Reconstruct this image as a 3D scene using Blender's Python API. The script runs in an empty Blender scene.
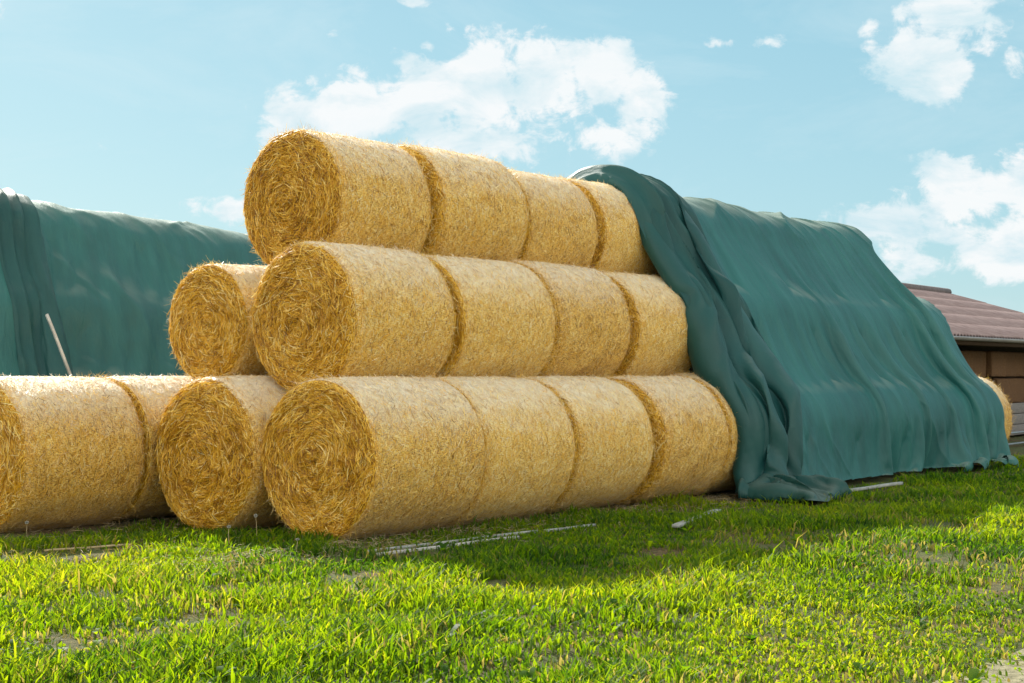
import bpy, math, random
import numpy as np
from math import sin, cos, pi, radians, sqrt, atan2

rng = np.random.default_rng(11)
scene = bpy.context.scene
col = scene.collection

# ------------------------------------------------------------------ frame of the stack
YAW, X0, Y0 = .678, -1.706, 13.0
AX = np.array([sin(YAW), cos(YAW), 0.0])          # along the rows, away from the camera
LT = np.array([-cos(YAW), sin(YAW), 0.0])         # across the rows, away from the camera
def W(a, l, z):
    a = np.asarray(a, float); l = np.asarray(l, float); z = np.asarray(z, float)
    return np.stack([X0 + AX[0]*a + LT[0]*l, Y0 + AX[1]*a + LT[1]*l, z + 0*a + 0*l], -1)

# ------------------------------------------------------------------ helpers
def new_mesh(name, verts, faces, mat=None, parent=None, smooth=True, uvs=None, attr=None, uniform=None):
    """verts (n,3); faces: list of index arrays shaped (m,k)."""
    me = bpy.data.meshes.new(name)
    verts = np.asarray(verts, np.float32)
    if not isinstance(faces, list): faces = [faces]
    faces = [np.asarray(f, np.int32) for f in faces if len(f)]
    loops = np.concatenate([f.ravel() for f in faces])
    sizes = np.concatenate([np.full(len(f), f.shape[1], np.int32) for f in faces])
    starts = np.concatenate([[0], np.cumsum(sizes)[:-1]]).astype(np.int32)
    me.vertices.add(len(verts)); me.vertices.foreach_set('co', verts.ravel())
    me.loops.add(len(loops)); me.loops.foreach_set('vertex_index', loops)
    me.polygons.add(len(sizes)); me.polygons.foreach_set('loop_start', starts)
    me.polygons.foreach_set('loop_total', sizes)
    if smooth: me.polygons.foreach_set('use_smooth', np.ones(len(sizes), bool))
    if uvs is not None:
        uv = me.uv_layers.new(name='UVMap')
        uv.data.foreach_set('uv', np.asarray(uvs, np.float32)[loops].ravel())
    if attr:
        for k, v in attr.items():
            at = me.attributes.new(k, 'FLOAT', 'POINT')
            at.data.foreach_set('value', np.asarray(v, np.float32))
    me.update(calc_edges=True)
    me.validate(clean_customdata=False)
    if mat: me.materials.append(mat)
    o = bpy.data.objects.new(name, me); col.objects.link(o)
    if parent: o.parent = parent
    return o

def empty(name, loc=(0, 0, 0), rot=(0, 0, 0), label=None, cat=None, group=None):
    o = bpy.data.objects.new(name, None); col.objects.link(o)
    o.location = loc; o.rotation_euler = rot; o.empty_display_size = .2
    return tag(o, label, cat, group)
def tag(o, label=None, cat=None, group=None, kind=None):
    if label: o['label'] = label
    if cat: o['category'] = cat
    if group: o['group'] = group
    if kind: o['kind'] = kind
    return o

class MB:
    """collects simple solids into one mesh"""
    def __init__(s): s.v = []; s.q = []; s.t = []; s.n = 0
    def add(s, v, q=None, t=None):
        v = np.asarray(v, float)
        if q is not None: s.q.append(np.asarray(q) + s.n)
        if t is not None: s.t.append(np.asarray(t) + s.n)
        s.v.append(v); s.n += len(v)
    def box(s, c, size, rot=None, bev=0.0):
        sx, sy, sz = [k/2 for k in size]
        if bev <= 0:
            v = np.array([[x, y, z] for z in (-sz, sz) for y in (-sy, sy) for x in (-sx, sx)])
            q = [[0, 2, 3, 1], [4, 5, 7, 6], [0, 1, 5, 4], [2, 6, 7, 3], [0, 4, 6, 2], [1, 3, 7, 5]]
            if rot is not None: v = v @ np.asarray(rot).T
            s.add(v + np.array(c), q)
        else:
            ring = []
            for (px, py) in ((1, 1), (-1, 1), (-1, -1), (1, -1)):
                for k in (0, 1):
                    ang = {(1, 1): 0, (-1, 1): 90, (-1, -1): 180, (1, -1): 270}[(px, py)] + k*90
                    ring.append((px*(sx-bev)+bev*cos(radians(ang)), py*(sy-bev)+bev*sin(radians(ang))))
            rows = [(-sz, 1-bev/max(sx, sy)), (-sz+bev, 1), (sz-bev, 1), (sz, 1-bev/max(sx, sy))]
            v = [[x*f, y*f, z] for z, f in rows for x, y in ring]
            q = [[r*8+i, r*8+(i+1) % 8, (r+1)*8+(i+1) % 8, (r+1)*8+i] for r in range(3) for i in range(8)]
            v += [[0, 0, -sz], [0, 0, sz]]
            t = [[32, (i+1) % 8, i] for i in range(8)] + [[33, 24+i, 24+(i+1) % 8] for i in range(8)]
            v = np.array(v)
            if rot is not None: v = v @ np.asarray(rot).T
            s.add(v + np.array(c), q, t)
    def tube(s, p, r, n=8):
        p = np.asarray(p, float); m = len(p)
        r = np.broadcast_to(np.asarray(r, float), (m,))
        d = np.gradient(p, axis=0); d /= np.linalg.norm(d, axis=1)[:, None] + 1e-9
        up = np.array([0, 0, 1.]) if abs(d[0][2]) < .9 else np.array([1., 0, 0])
        vs = []
        for i in range(m):
            a = np.cross(d[i], up); a /= np.linalg.norm(a); b = np.cross(a, d[i])
            for k in range(n):
                t = 2*pi*k/n; vs.append(p[i] + r[i]*(a*cos(t)+b*sin(t)))
        q = [[i*n+k, i*n+(k+1) % n, (i+1)*n+(k+1) % n, (i+1)*n+k] for i in range(m-1) for k in range(n)]
        base = len(vs); vs += [p[0], p[-1]]
        t = [[base, (k+1) % n, k] for k in range(n)] + [[base+1, (m-1)*n+k, (m-1)*n+(k+1) % n] for k in range(n)]
        s.add(vs, q, t)
    def build(s, name, mat, parent=None, smooth=False):
        f = []
        if s.q: f.append(np.concatenate(s.q))
        if s.t: f.append(np.concatenate(s.t))
        return new_mesh(name, np.concatenate(s.v), f, mat, parent, smooth)

def yawrot(a):
    c, s_ = cos(a), sin(a)
    return np.array([[c, -s_, 0], [s_, c, 0], [0, 0, 1.]])

# smooth lattice noise in numpy
_perm = np.random.default_rng(5).random((64, 64, 4)).astype(np.float32)
def vnoise(x, y, ch=0):
    x = np.asarray(x, float); y = np.asarray(y, float)
    xi = np.floor(x).astype(int); yi = np.floor(y).astype(int)
    fx = x-xi; fy = y-yi
    fx = fx*fx*fx*(fx*(fx*6-15)+10); fy = fy*fy*fy*(fy*(fy*6-15)+10)
    g = _perm[..., ch]
    a = g[xi % 64, yi % 64]; b = g[(xi+1) % 64, yi % 64]
    c = g[xi % 64, (yi+1) % 64]; d = g[(xi+1) % 64, (yi+1) % 64]
    return (a*(1-fx)+b*fx)*(1-fy)+(c*(1-fx)+d*fx)*fy          # 0..1
def fbm(x, y, o=4, ch=0):
    s = 0; A = .5; t = 0
    for i in range(o):
        s = s + A*vnoise(x*2**i+17.3*i, y*2**i+9.1*i, (ch+i) % 4); t += A; A *= .5
    return s/t
def sstep(a, b, x):
    t = np.clip((x-a)/(b-a), 0, 1); return t*t*(3-2*t)

# ------------------------------------------------------------------ material helpers
def mat_new(name):
    m = bpy.data.materials.new(name); m.use_nodes = True
    nt = m.node_tree; b = nt.nodes['Principled BSDF']
    return m, nt, b
class NT:
    def __init__(s, nt): s.nt = nt
    def n(s, kind, **kw):
        nd = s.nt.nodes.new(kind)
        for k, v in kw.items():
            if k.startswith('i_'):
                nd.inputs[k[2:].replace('_', ' ')].default_value = v
            else: setattr(nd, k, v)
        return nd
    def l(s, a, b): s.nt.links.new(a, b)
    def math(s, op, a, b=None, c=None, clamp=False):
        nd = s.nt.nodes.new('ShaderNodeMath'); nd.operation = op; nd.use_clamp = clamp
        for i, v in enumerate((a, b, c)):
            if v is None: continue
            if hasattr(v, 'links'): s.l(v, nd.inputs[i])
            else: nd.inputs[i].default_value = v
        return nd.outputs[0]
    def ramp(s, fac, stops):
        nd = s.nt.nodes.new('ShaderNodeValToRGB'); cr = nd.color_ramp
        while len(cr.elements) < len(stops): cr.elements.new(.5)
        for e, (p, c) in zip(cr.elements, stops):
            e.position = p; e.color = (*c, 1) if len(c) == 3 else c
        s.l(fac, nd.inputs[0]); return nd.outputs[0]
    def mix(s, fac, a, b, mode='MIX'):
        nd = s.nt.nodes.new('ShaderNodeMix'); nd.data_type = 'RGBA'; nd.blend_type = mode
        for i, v in ((0, fac), (6, a), (7, b)):
            if hasattr(v, 'links'): s.l(v, nd.inputs[i])
            elif i == 0: nd.inputs[0].default_value = v
            else: nd.inputs[i].default_value = (*v, 1)
        return nd.outputs[2]
    def noise(s, vec, scale, detail=3, rough=.55, dist=0):
        nd = s.nt.nodes.new('ShaderNodeTexNoise')
        nd.inputs['Scale'].default_value = scale; nd.inputs['Detail'].default_value = detail
        nd.inputs['Roughness'].default_value = rough; nd.inputs['Distortion'].default_value = dist
        if vec is not None: s.l(vec, nd.inputs['Vector'])
        return nd.outputs['Fac']
    def mapping(s, vec, scale=(1, 1, 1), rot=(0, 0, 0), loc=(0, 0, 0)):
        nd = s.nt.nodes.new('ShaderNodeMapping')
        nd.inputs['Scale'].default_value = scale; nd.inputs['Rotation'].default_value = rot
        nd.inputs['Location'].default_value = loc
        s.l(vec, nd.inputs[0]); return nd.outputs[0]
    def attr(s, name):
        nd = s.nt.nodes.new('ShaderNodeAttribute'); nd.attribute_name = name; return nd.outputs['Fac']
    def bump(s, h, strength, dist, normal=None):
        nd = s.nt.nodes.new('ShaderNodeBump'); nd.inputs['Strength'].default_value = strength
        nd.inputs['Distance'].default_value = dist; s.l(h, nd.inputs['Height'])
        if normal is not None: s.l(normal, nd.inputs['Normal'])
        return nd.outputs[0]

def straw_material(name, stops, rough, wrap):
    """attribute 'tone': -1 on the packed body, 0..1 on each loose straw"""
    m, nt, b = mat_new(name); k = NT(nt)
    uv = k.n('ShaderNodeUVMap', uv_map='UVMap').outputs[0]
    obj = k.n('ShaderNodeObjectInfo').outputs['Random']
    tone = k.attr('tone')
    # short crossing fibres drawn by stretched noise
    f1 = k.noise(k.mapping(uv, (140, 26, 1), (0, 0, .35)), 1, 2)
    f2 = k.noise(k.mapping(uv, (125, 24, 1), (0, 0, -.5), (3, 7, 0)), 1, 2)
    f3 = k.noise(k.mapping(uv, (28, 135, 1), (0, 0, .15), (9, 1, 0)), 1, 2)
    body = k.math('MAXIMUM', f1, f2) if not wrap else k.math('MAXIMUM', k.math('MAXIMUM', f1, f2), f3)
    big = k.noise(uv, 3.2, 3)
    body = k.math('MULTIPLY_ADD', k.math('SUBTRACT', body, .57), 4.4, .50)
    body = k.math('ADD', body, k.math('MULTIPLY', k.math('SUBTRACT', big, .5), .55))
    isst = k.math('GREATER_THAN', tone, -.5)
    val = k.math('ADD', k.math('MULTIPLY', isst, tone), k.math('MULTIPLY', k.math('SUBTRACT', 1, isst), body))
    val = k.math('ADD', val, k.math('MULTIPLY', k.math('SUBTRACT', obj, .5), .20))
    c = k.ramp(val, stops)
    c = k.mix(k.math('MULTIPLY', k.noise(uv, 1.1, 2), .22), c, (.82, .55, .17) if wrap else (.62, .36, .08))
    if wrap:      # sun and sky glare painted into upward faces, with some rain bleaching
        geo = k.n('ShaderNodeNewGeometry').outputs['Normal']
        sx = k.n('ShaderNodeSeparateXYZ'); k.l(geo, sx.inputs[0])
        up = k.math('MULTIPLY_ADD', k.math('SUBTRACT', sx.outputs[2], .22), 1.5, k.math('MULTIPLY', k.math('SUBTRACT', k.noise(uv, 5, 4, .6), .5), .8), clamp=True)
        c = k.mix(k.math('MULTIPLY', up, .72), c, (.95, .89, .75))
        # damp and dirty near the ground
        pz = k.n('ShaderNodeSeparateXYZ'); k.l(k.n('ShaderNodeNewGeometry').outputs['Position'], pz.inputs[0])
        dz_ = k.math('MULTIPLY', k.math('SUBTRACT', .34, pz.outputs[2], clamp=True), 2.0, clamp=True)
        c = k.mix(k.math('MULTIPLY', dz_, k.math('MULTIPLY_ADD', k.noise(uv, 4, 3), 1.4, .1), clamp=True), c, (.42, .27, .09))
        b.inputs['Sheen Weight'].default_value = .25; b.inputs['Sheen Roughness'].default_value = .35
    k.l(c, b.inputs['Base Color'])
    b.inputs['Roughness'].default_value = rough
    b.inputs['Specular IOR Level'].default_value = .45
    k.l(k.bump(body, .6, .008), b.inputs['Normal'])
    # straw lets some light through
    tr = k.n('ShaderNodeBsdfTranslucent'); k.l(c, tr.inputs[0])
    ms = k.n('ShaderNodeMixShader'); k.l(k.math('MULTIPLY', isst, .22), ms.inputs[0])
    out = nt.nodes['Material Output']
    k.l(b.outputs[0], ms.inputs[1]); k.l(tr.outputs[0], ms.inputs[2]); k.l(ms.outputs[0], out.inputs[0])
    return m

M = {}
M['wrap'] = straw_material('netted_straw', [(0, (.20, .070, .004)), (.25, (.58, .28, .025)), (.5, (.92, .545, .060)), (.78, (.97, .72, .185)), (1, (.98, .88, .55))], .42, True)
M['end'] = straw_material('cut_straw', [(0, (.18, .062, .001)), (.28, (.54, .26, .006)), (.58, (.85, .49, .024)), (.82, (.95, .66, .10)), (1, (.97, .84, .40))], .45, False)

def tarp_material(name='green_fleece', pale=0.0):
    m, nt, b = mat_new(name); k = NT(nt)
    co = k.n('ShaderNodeTexCoord').outputs['Object']
    uv = k.n('ShaderNodeUVMap', uv_map='UVMap').outputs[0]
    n1 = k.noise(co, .55, 4, .6)
    n2 = k.noise(k.mapping(uv, (3.0, .5, 1), (0, 0, -.25)), 1.6, 4, .6)
    fine = k.noise(uv, 900, 2)
    streak = k.noise(k.mapping(uv, (60, 3, 1)), 1, 3)
    v = k.math('ADD', k.math('MULTIPLY', n1, .5), k.math('MULTIPLY', n2, .5))
    c = k.ramp(v, [(.3, (.005, .064, .066)), (.5, (.012, .110, .108)), (.7, (.026, .162, .150))])
    # dusty weathering plus painted sunlight where the cloth lies flat on top
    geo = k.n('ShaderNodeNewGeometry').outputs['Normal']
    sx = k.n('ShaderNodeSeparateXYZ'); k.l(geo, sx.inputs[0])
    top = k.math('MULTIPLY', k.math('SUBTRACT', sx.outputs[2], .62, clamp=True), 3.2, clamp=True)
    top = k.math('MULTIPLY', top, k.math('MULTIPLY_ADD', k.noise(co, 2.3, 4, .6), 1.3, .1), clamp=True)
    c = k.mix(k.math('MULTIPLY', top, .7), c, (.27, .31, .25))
    c = k.mix(k.math('MULTIPLY', k.math('SUBTRACT', streak, .45, clamp=True), .25), c, (.03, .14, .13))
    # highlight put into the colour just where a crease stands proud
    cr = k.attr('crest')
    c = k.mix(k.math('MULTIPLY', cr, .16), c, (.08, .22, .20))
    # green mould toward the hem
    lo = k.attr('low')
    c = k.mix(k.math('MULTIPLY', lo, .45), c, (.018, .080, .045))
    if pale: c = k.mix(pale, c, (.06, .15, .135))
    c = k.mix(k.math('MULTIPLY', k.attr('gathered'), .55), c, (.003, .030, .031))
    k.l(c, b.inputs['Base Color'])
    b.inputs['Roughness'].default_value = .52
    b.inputs['Specular IOR Level'].default_value = .35
    b.inputs['Sheen Weight'].default_value = .05
    b.inputs['Sheen Roughness'].default_value = .4
    b.inputs['Sheen Tint'].default_value = (.7, .95, .9, 1)
    wr = k.noise(k.mapping(uv, (5, 1.3, 1), (0, 0, -.3)), 2.2, 5, .65, .4)
    nm = k.bump(fine, .25, .002)
    cn = k.noise(k.mapping(uv, (1.5, .55, 1), (0, 0, -.45)), 2.4, 3, .5, .5)
    cs = k.math('POWER', k.math('SUBTRACT', 1.0, k.math('ABSOLUTE', k.math('MULTIPLY_ADD', cn, 2.0, -1.0))), 5)
    k.l(k.bump(cs, .28, .02, k.bump(wr, .38, .03, nm)), b.inputs['Normal'])
    return m
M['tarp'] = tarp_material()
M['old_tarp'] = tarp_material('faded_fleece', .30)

def simple(name, c1, c2, scale=8, rough=.7, stretch=(1, 1, 1), bump=.3, dist=.01, metal=0):
    m, nt, b = mat_new(name); k = NT(nt)
    co = k.n('ShaderNodeTexCoord').outputs['Object']
    n = k.noise(k.mapping(co, stretch), scale, 5, .62)
    c = k.ramp(n, [(.32, c1), (.68, c2)])
    rnd = k.n('ShaderNodeObjectInfo').outputs['Random']
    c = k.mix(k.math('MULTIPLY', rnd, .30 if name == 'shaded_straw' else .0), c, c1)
    k.l(c, b.inputs['Base Color']); b.inputs['Roughness'].default_value = rough
    b.inputs['Metallic'].default_value = metal
    if bump: k.l(k.bump(n, bump, dist), b.inputs['Normal'])
    return m
M['lath'] = simple('weathered_lath', (.34, .33, .31), (.62, .60, .56), 6, .7, (1, 1, 1))
M['white_lath'] = simple('pale_lath', (.22, .23, .22), (.44, .45, .43), 7, .6)
M['roof'] = simple('fibre_cement_roof', (.225, .155, .15), (.35, .26, .25), 3.5, .8, (1, 1, 1), .15)
M['ridge'] = simple('ridge_cap', (.10, .085, .085), (.17, .14, .14), 8, .8)
M['gutter'] = simple('zinc_gutter', (.26, .25, .26), (.38, .37, .38), 5, .5, (1, 1, 1), 0, .01, .3)
M['darkwood'] = simple('dark_timber', (.045, .026, .018), (.10, .058, .038), 10, .8, (1, 1, 6))
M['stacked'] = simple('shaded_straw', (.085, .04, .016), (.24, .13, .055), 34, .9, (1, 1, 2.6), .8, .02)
M['plank'] = simple('grey_plank', (.13, .12, .115), (.27, .25, .24), 9, .85, (1, 1, 9), .5)
M['rail'] = simple('galvanised_rail', (.22, .23, .24), (.34, .35, .36), 12, .4, (1, 1, 1), 0, .01, .6)
M['twig'] = simple('dry_stalk', (.30, .22, .10), (.52, .42, .24), 20, .8)

# ------------------------------------------------------------------ world: sky and clouds
SUN_EL = radians(34.8)
sv = AX*.60 + LT*1.39; sv /= np.linalg.norm(sv)
SUN_AZ = atan2(sv[0], sv[1])                    # clockwise from +Y
world = bpy.data.worlds.new('World'); scene.world = world; world.use_nodes = True
nt = world.node_tree; k = NT(nt)
bg = nt.nodes['Background']
sky = k.n('ShaderNodeTexSky'); sky.sky_type = 'NISHITA'; sky.sun_disc = False
sky.sun_elevation = SUN_EL; sky.sun_rotation = SUN_AZ; sky.air_density = 1.0; sky.dust_density = 1.2; sky.ozone_density = 1.3
tc = k.n('ShaderNodeTexCoord').outputs['Generated']
sp = k.n('ShaderNodeSeparateXYZ'); k.l(tc, sp.inputs[0])
x, y, z = sp.outputs
el = k.math('ARCSINE', z)
az = k.math('ARCTAN2', x, y)
F = 1498.0
def dirof(px, py): return math.atan((px-512)/F), math.atan((371.5-py)/F)
zd = k.math('MULTIPLY', el, 3.2, clamp=True)
grad = k.ramp(zd, [(0, (.56, .82, .88)), (.25, (.43, .74, .85)), (.75, (.34, .665, .80)), (1, (.26, .56, .74))])
STR = .10
hs = k.mix(1.0, sky.outputs[0], (STR, STR, STR), 'MULTIPLY')
base = k.mix(.22, grad, k.mix(1.0, hs, (1.0, 1.05, 1.0), 'MULTIPLY'))
comb = k.n('ShaderNodeCombineXYZ'); k.l(az, comb.inputs[0]); k.l(k.math('MULTIPLY', el, 1.25), comb.inputs[1])
P = comb.outputs[0]
nbig = k.noise(P, 17, 11, .66, .3)
nfine = k.noise(k.mapping(P, (1, 1, 1), (0, 0, 0), (5, 3, 0)), 44, 7, .62, .5)
def blobs(lst, shape=1.0):
    tot = None
    for (px, py, rx, ry, w) in lst:
        a0, e0 = dirof(px, py)
        dx = k.math('DIVIDE', k.math('SUBTRACT', az, a0), rx/F)
        dy = k.math('DIVIDE', k.math('SUBTRACT', el, e0), ry/F)
        r2 = k.math('ADD', k.math('MULTIPLY', dx, dx), k.math('MULTIPLY', dy, dy))
        g = k.math('MULTIPLY', k.math('EXPONENT', k.math('MULTIPLY', r2, -1)), w)
        tot = g if tot is None else k.math('MAXIMUM', tot, g)
    return tot
thick = blobs([(300, 122, 56, 34, 1.05), (345, 112, 50, 38, 1.1), (420, 92, 55, 42, 1.05), (480, 80, 60, 48, 1.05), (545, 82, 55, 52, 1.0), (600, 75, 42, 46, 1.05),
               (640, 100, 38, 42, .85), (470, 140, 90, 40, .8), (590, 140, 60, 30, .62), (428, 45, 16, 11, .75),
               (950, 18, 48, 44, 1.15), (925, 72, 50, 38, 1.2), (872, 42, 16, 24, .72), (1015, 78, 22, 18, .8), (985, 60, 30, 22, .6),
               (900, 225, 62, 36, .9), (965, 200, 60, 36, 1.0), (1030, 190, 50, 40, 1.05), (1000, 255, 90, 40, .85), (920, 270, 80, 30, .7),
               (225, 212, 45, 16, .8), (40, 4, 26, 9, .66), (770, 45, 18, 9, .56), (720, 44, 18, 8, .52), (330, 36, 22, 9, .5), (410, 2, 22, 8, .72),
               (1150, 120, 90, 50, 1.0), (-120, 150, 100, 40, 1.0), (-90, 20, 80, 30, .9)])
dens = k.math('ADD', thick, k.math('MULTIPLY', k.math('SUBTRACT', nbig, .5), 1.75))
dens = k.math('ADD', dens, k.math('MULTIPLY', k.math('SUBTRACT', nfine, .5), 1.25))
mask = k.n('ShaderNodeMapRange'); mask.interpolation_type = 'SMOOTHSTEP'
mask.inputs[1].default_value = .37; mask.inputs[2].default_value = .70; k.l(dens, mask.inputs[0])
# sunlit rims are white, the thick undersides a soft blue grey
shade = k.noise(k.mapping(P, (1, 1.6, 1), (0, 0, 0), (.006, -.018, 0)), 13, 6, .6, .4)
core = k.math('MULTIPLY', k.math('SUBTRACT', shade, .44, clamp=True), 5.0, clamp=True)
ccol = k.mix(core, (.97, .985, .99), (.62, .815, .885))
# added cloud fill light over the unseen dome (overhead and behind the camera)
oth = k.noise(k.mapping(tc, (1, 1, 2.0)), 2.3, 8, .6, .3)
oth = k.math('MULTIPLY_ADD', k.math('SUBTRACT', oth, .40, clamp=True), 5, .12, clamp=True)
hi = k.math('MAXIMUM', k.math('MULTIPLY', k.math('SUBTRACT', el, .27, clamp=True), 5, clamp=True),
            k.math('MULTIPLY', k.math('SUBTRACT', .35, y, clamp=True), 3, clamp=True))
hi = k.math('MULTIPLY', hi, k.math('MULTIPLY_ADD', z, 12, 1.0, clamp=True))
oth = k.math('MULTIPLY', oth, hi)
fm = k.math('MULTIPLY', mask.outputs[0], .93)
final = k.mix(fm, base, ccol)
# added cloud glow round the sun, out of frame, to light the tops
sdot = k.n('ShaderNodeVectorMath', operation='DOT_PRODUCT'); k.l(tc, sdot.inputs[0])
sdot.inputs[1].default_value = (sv[0]*cos(SUN_EL), sv[1]*cos(SUN_EL), sin(SUN_EL))
glow = k.math('POWER', k.math('MAXIMUM', sdot.outputs['Value'], 0.0), 30)
glow = k.math('MULTIPLY', glow, k.math('MULTIPLY', k.math('SUBTRACT', el, .25, clamp=True), 6, clamp=True))
# added fill for the bale sides: brightest cloud low behind the camera
back = k.math('MULTIPLY', k.math('SUBTRACT', .25, y, clamp=True), 2.2, clamp=True)
back = k.math('MULTIPLY', back, k.math('SUBTRACT', 1.0, k.math('MULTIPLY', k.math('ABSOLUTE', k.math('SUBTRACT', el, .38)), 2.4), clamp=True))
ocol = k.mix(back, (.95, .92, .86), (4.1, 3.7, 3.1))
final = k.mix(oth, final, ocol)
final = k.mix(glow, final, (3.6, 3.4, 3.0))
# thin veil
veil = k.math('MULTIPLY', k.math('SUBTRACT', k.noise(k.mapping(P, (1, 2.2, 1)), 5, 6, .65, .6), .47, clamp=True), 1.3, clamp=True)
final = k.mix(veil, final, (.72, .88, .93))
k.l(final, bg.inputs[0]); bg.inputs[1].default_value = 1.0

sun_d = bpy.data.lights.new('sun', 'SUN'); sun_d.energy = 6.8; sun_d.angle = radians(.53); sun_d.color = (1, .955, .87)
sun = bpy.data.objects.new('sun', sun_d); col.objects.link(sun)
sd = np.array([sv[0]*cos(SUN_EL), sv[1]*cos(SUN_EL), sin(SUN_EL)])
from mathutils import Vector
sun.rotation_euler = Vector(sd).to_track_quat('Z', 'Y').to_euler(); sun.location = (-8, 20, 15)

# ------------------------------------------------------------------ ground
def gz(x, y):
    """gentle unevenness of the meadow"""
    d = np.hypot(x, y)
    f = sstep(90, 40, d)
    under = sstep(.0, 1.2, np.abs(((x-X0)*LT[0]+(y-Y0)*LT[1])-1.2)-3.6)
    return ((fbm(x*.35, y*.35, 3)-.5)*.16*under + (fbm(x*1.5, y*1.5, 3, 1)-.5)*.05*(.3+.7*under))*f - .01

def ground():
    xs = np.concatenate([[-600, -250, -100, -45, -25], np.arange(-15, 16.01, .1), [25, 45, 100, 250, 600]])
    ys = np.concatenate([[-300, -100, -30, -8, 0], np.arange(3, 32, .1), [36, 45, 60, 100, 200, 400, 900]])
    X, Y = np.meshgrid(xs, ys); Z = gz(X, Y)
    n, m = X.shape
    i = np.arange(n*m).reshape(n, m)
    q = np.stack([i[:-1, :-1], i[:-1, 1:], i[1:, 1:], i[1:, :-1]], -1).reshape(-1, 4)
    mt, nt, b = mat_new('meadow_soil'); k = NT(nt)
    co = k.n('ShaderNodeTexCoord').outputs['Object']
    n1 = k.noise(co, 1.3, 5, .6); n2 = k.noise(co, 22, 4, .65); n3 = k.noise(co, 90, 3, .7)
    c = k.ramp(n2, [(.3, (.045, .030, .012)), (.5, (.14, .088, .032)), (.7, (.30, .21, .08))])
    gcol = k.ramp(n2, [(.3, (.03, .065, .01)), (.7, (.12, .19, .035))])
    g = k.math('MULTIPLY', k.math('SUBTRACT', n1, .38, clamp=True), 5, clamp=True)
    c = k.mix(k.math('MULTIPLY', g, .75), c, gcol)
    k.l(c, b.inputs['Base Color']); b.inputs['Roughness'].default_value = .95
    k.l(k.bump(k.math('ADD', n2, n3), .9, .03), b.inputs['Normal'])
    o = new_mesh('ground', np.stack([X, Y, Z], -1).reshape(-1, 3), q, mt)
    tag(o, kind='structure')
ground()

# dirt track at the right-hand front corner
def track():
    p = np.linspace(0, 1, 60); w = np.linspace(-1, 1, 24)
    Pn, Wn = np.meshgrid(p, w, indexing='ij')
    cx = 1.27 + Pn*9; cy = 3.98 + Pn*12
    nx, ny = -.8, .6
    wd = 1.30 + .18*(fbm(Pn*14, Wn*0+3, 3)-.5)
    X = cx + nx*Wn*wd; Y = cy + ny*Wn*wd
    Z = gz(X, Y) + .006 + .02*(1-Wn**2)
    i = np.arange(X.size).reshape(X.shape)
    q = np.stack([i[:-1, :-1], i[1:, :-1], i[1:, 1:], i[:-1, 1:]], -1).reshape(-1, 4)
    m = simple('dry_track', (.13, .115, .055), (.33, .30, .18), 16, .95, (1, 1, 1), .8, .03)
    tag(new_mesh('dirt_track', np.stack([X, Y, Z], -1).reshape(-1, 3), q, m), kind='structure')
track()
def on_track(x, y):
    rx, ry = x-1.27, y-3.98
    across = -.8*rx + .6*ry
    return np.clip(1.40-np.abs(across), 0, 1)

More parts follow.
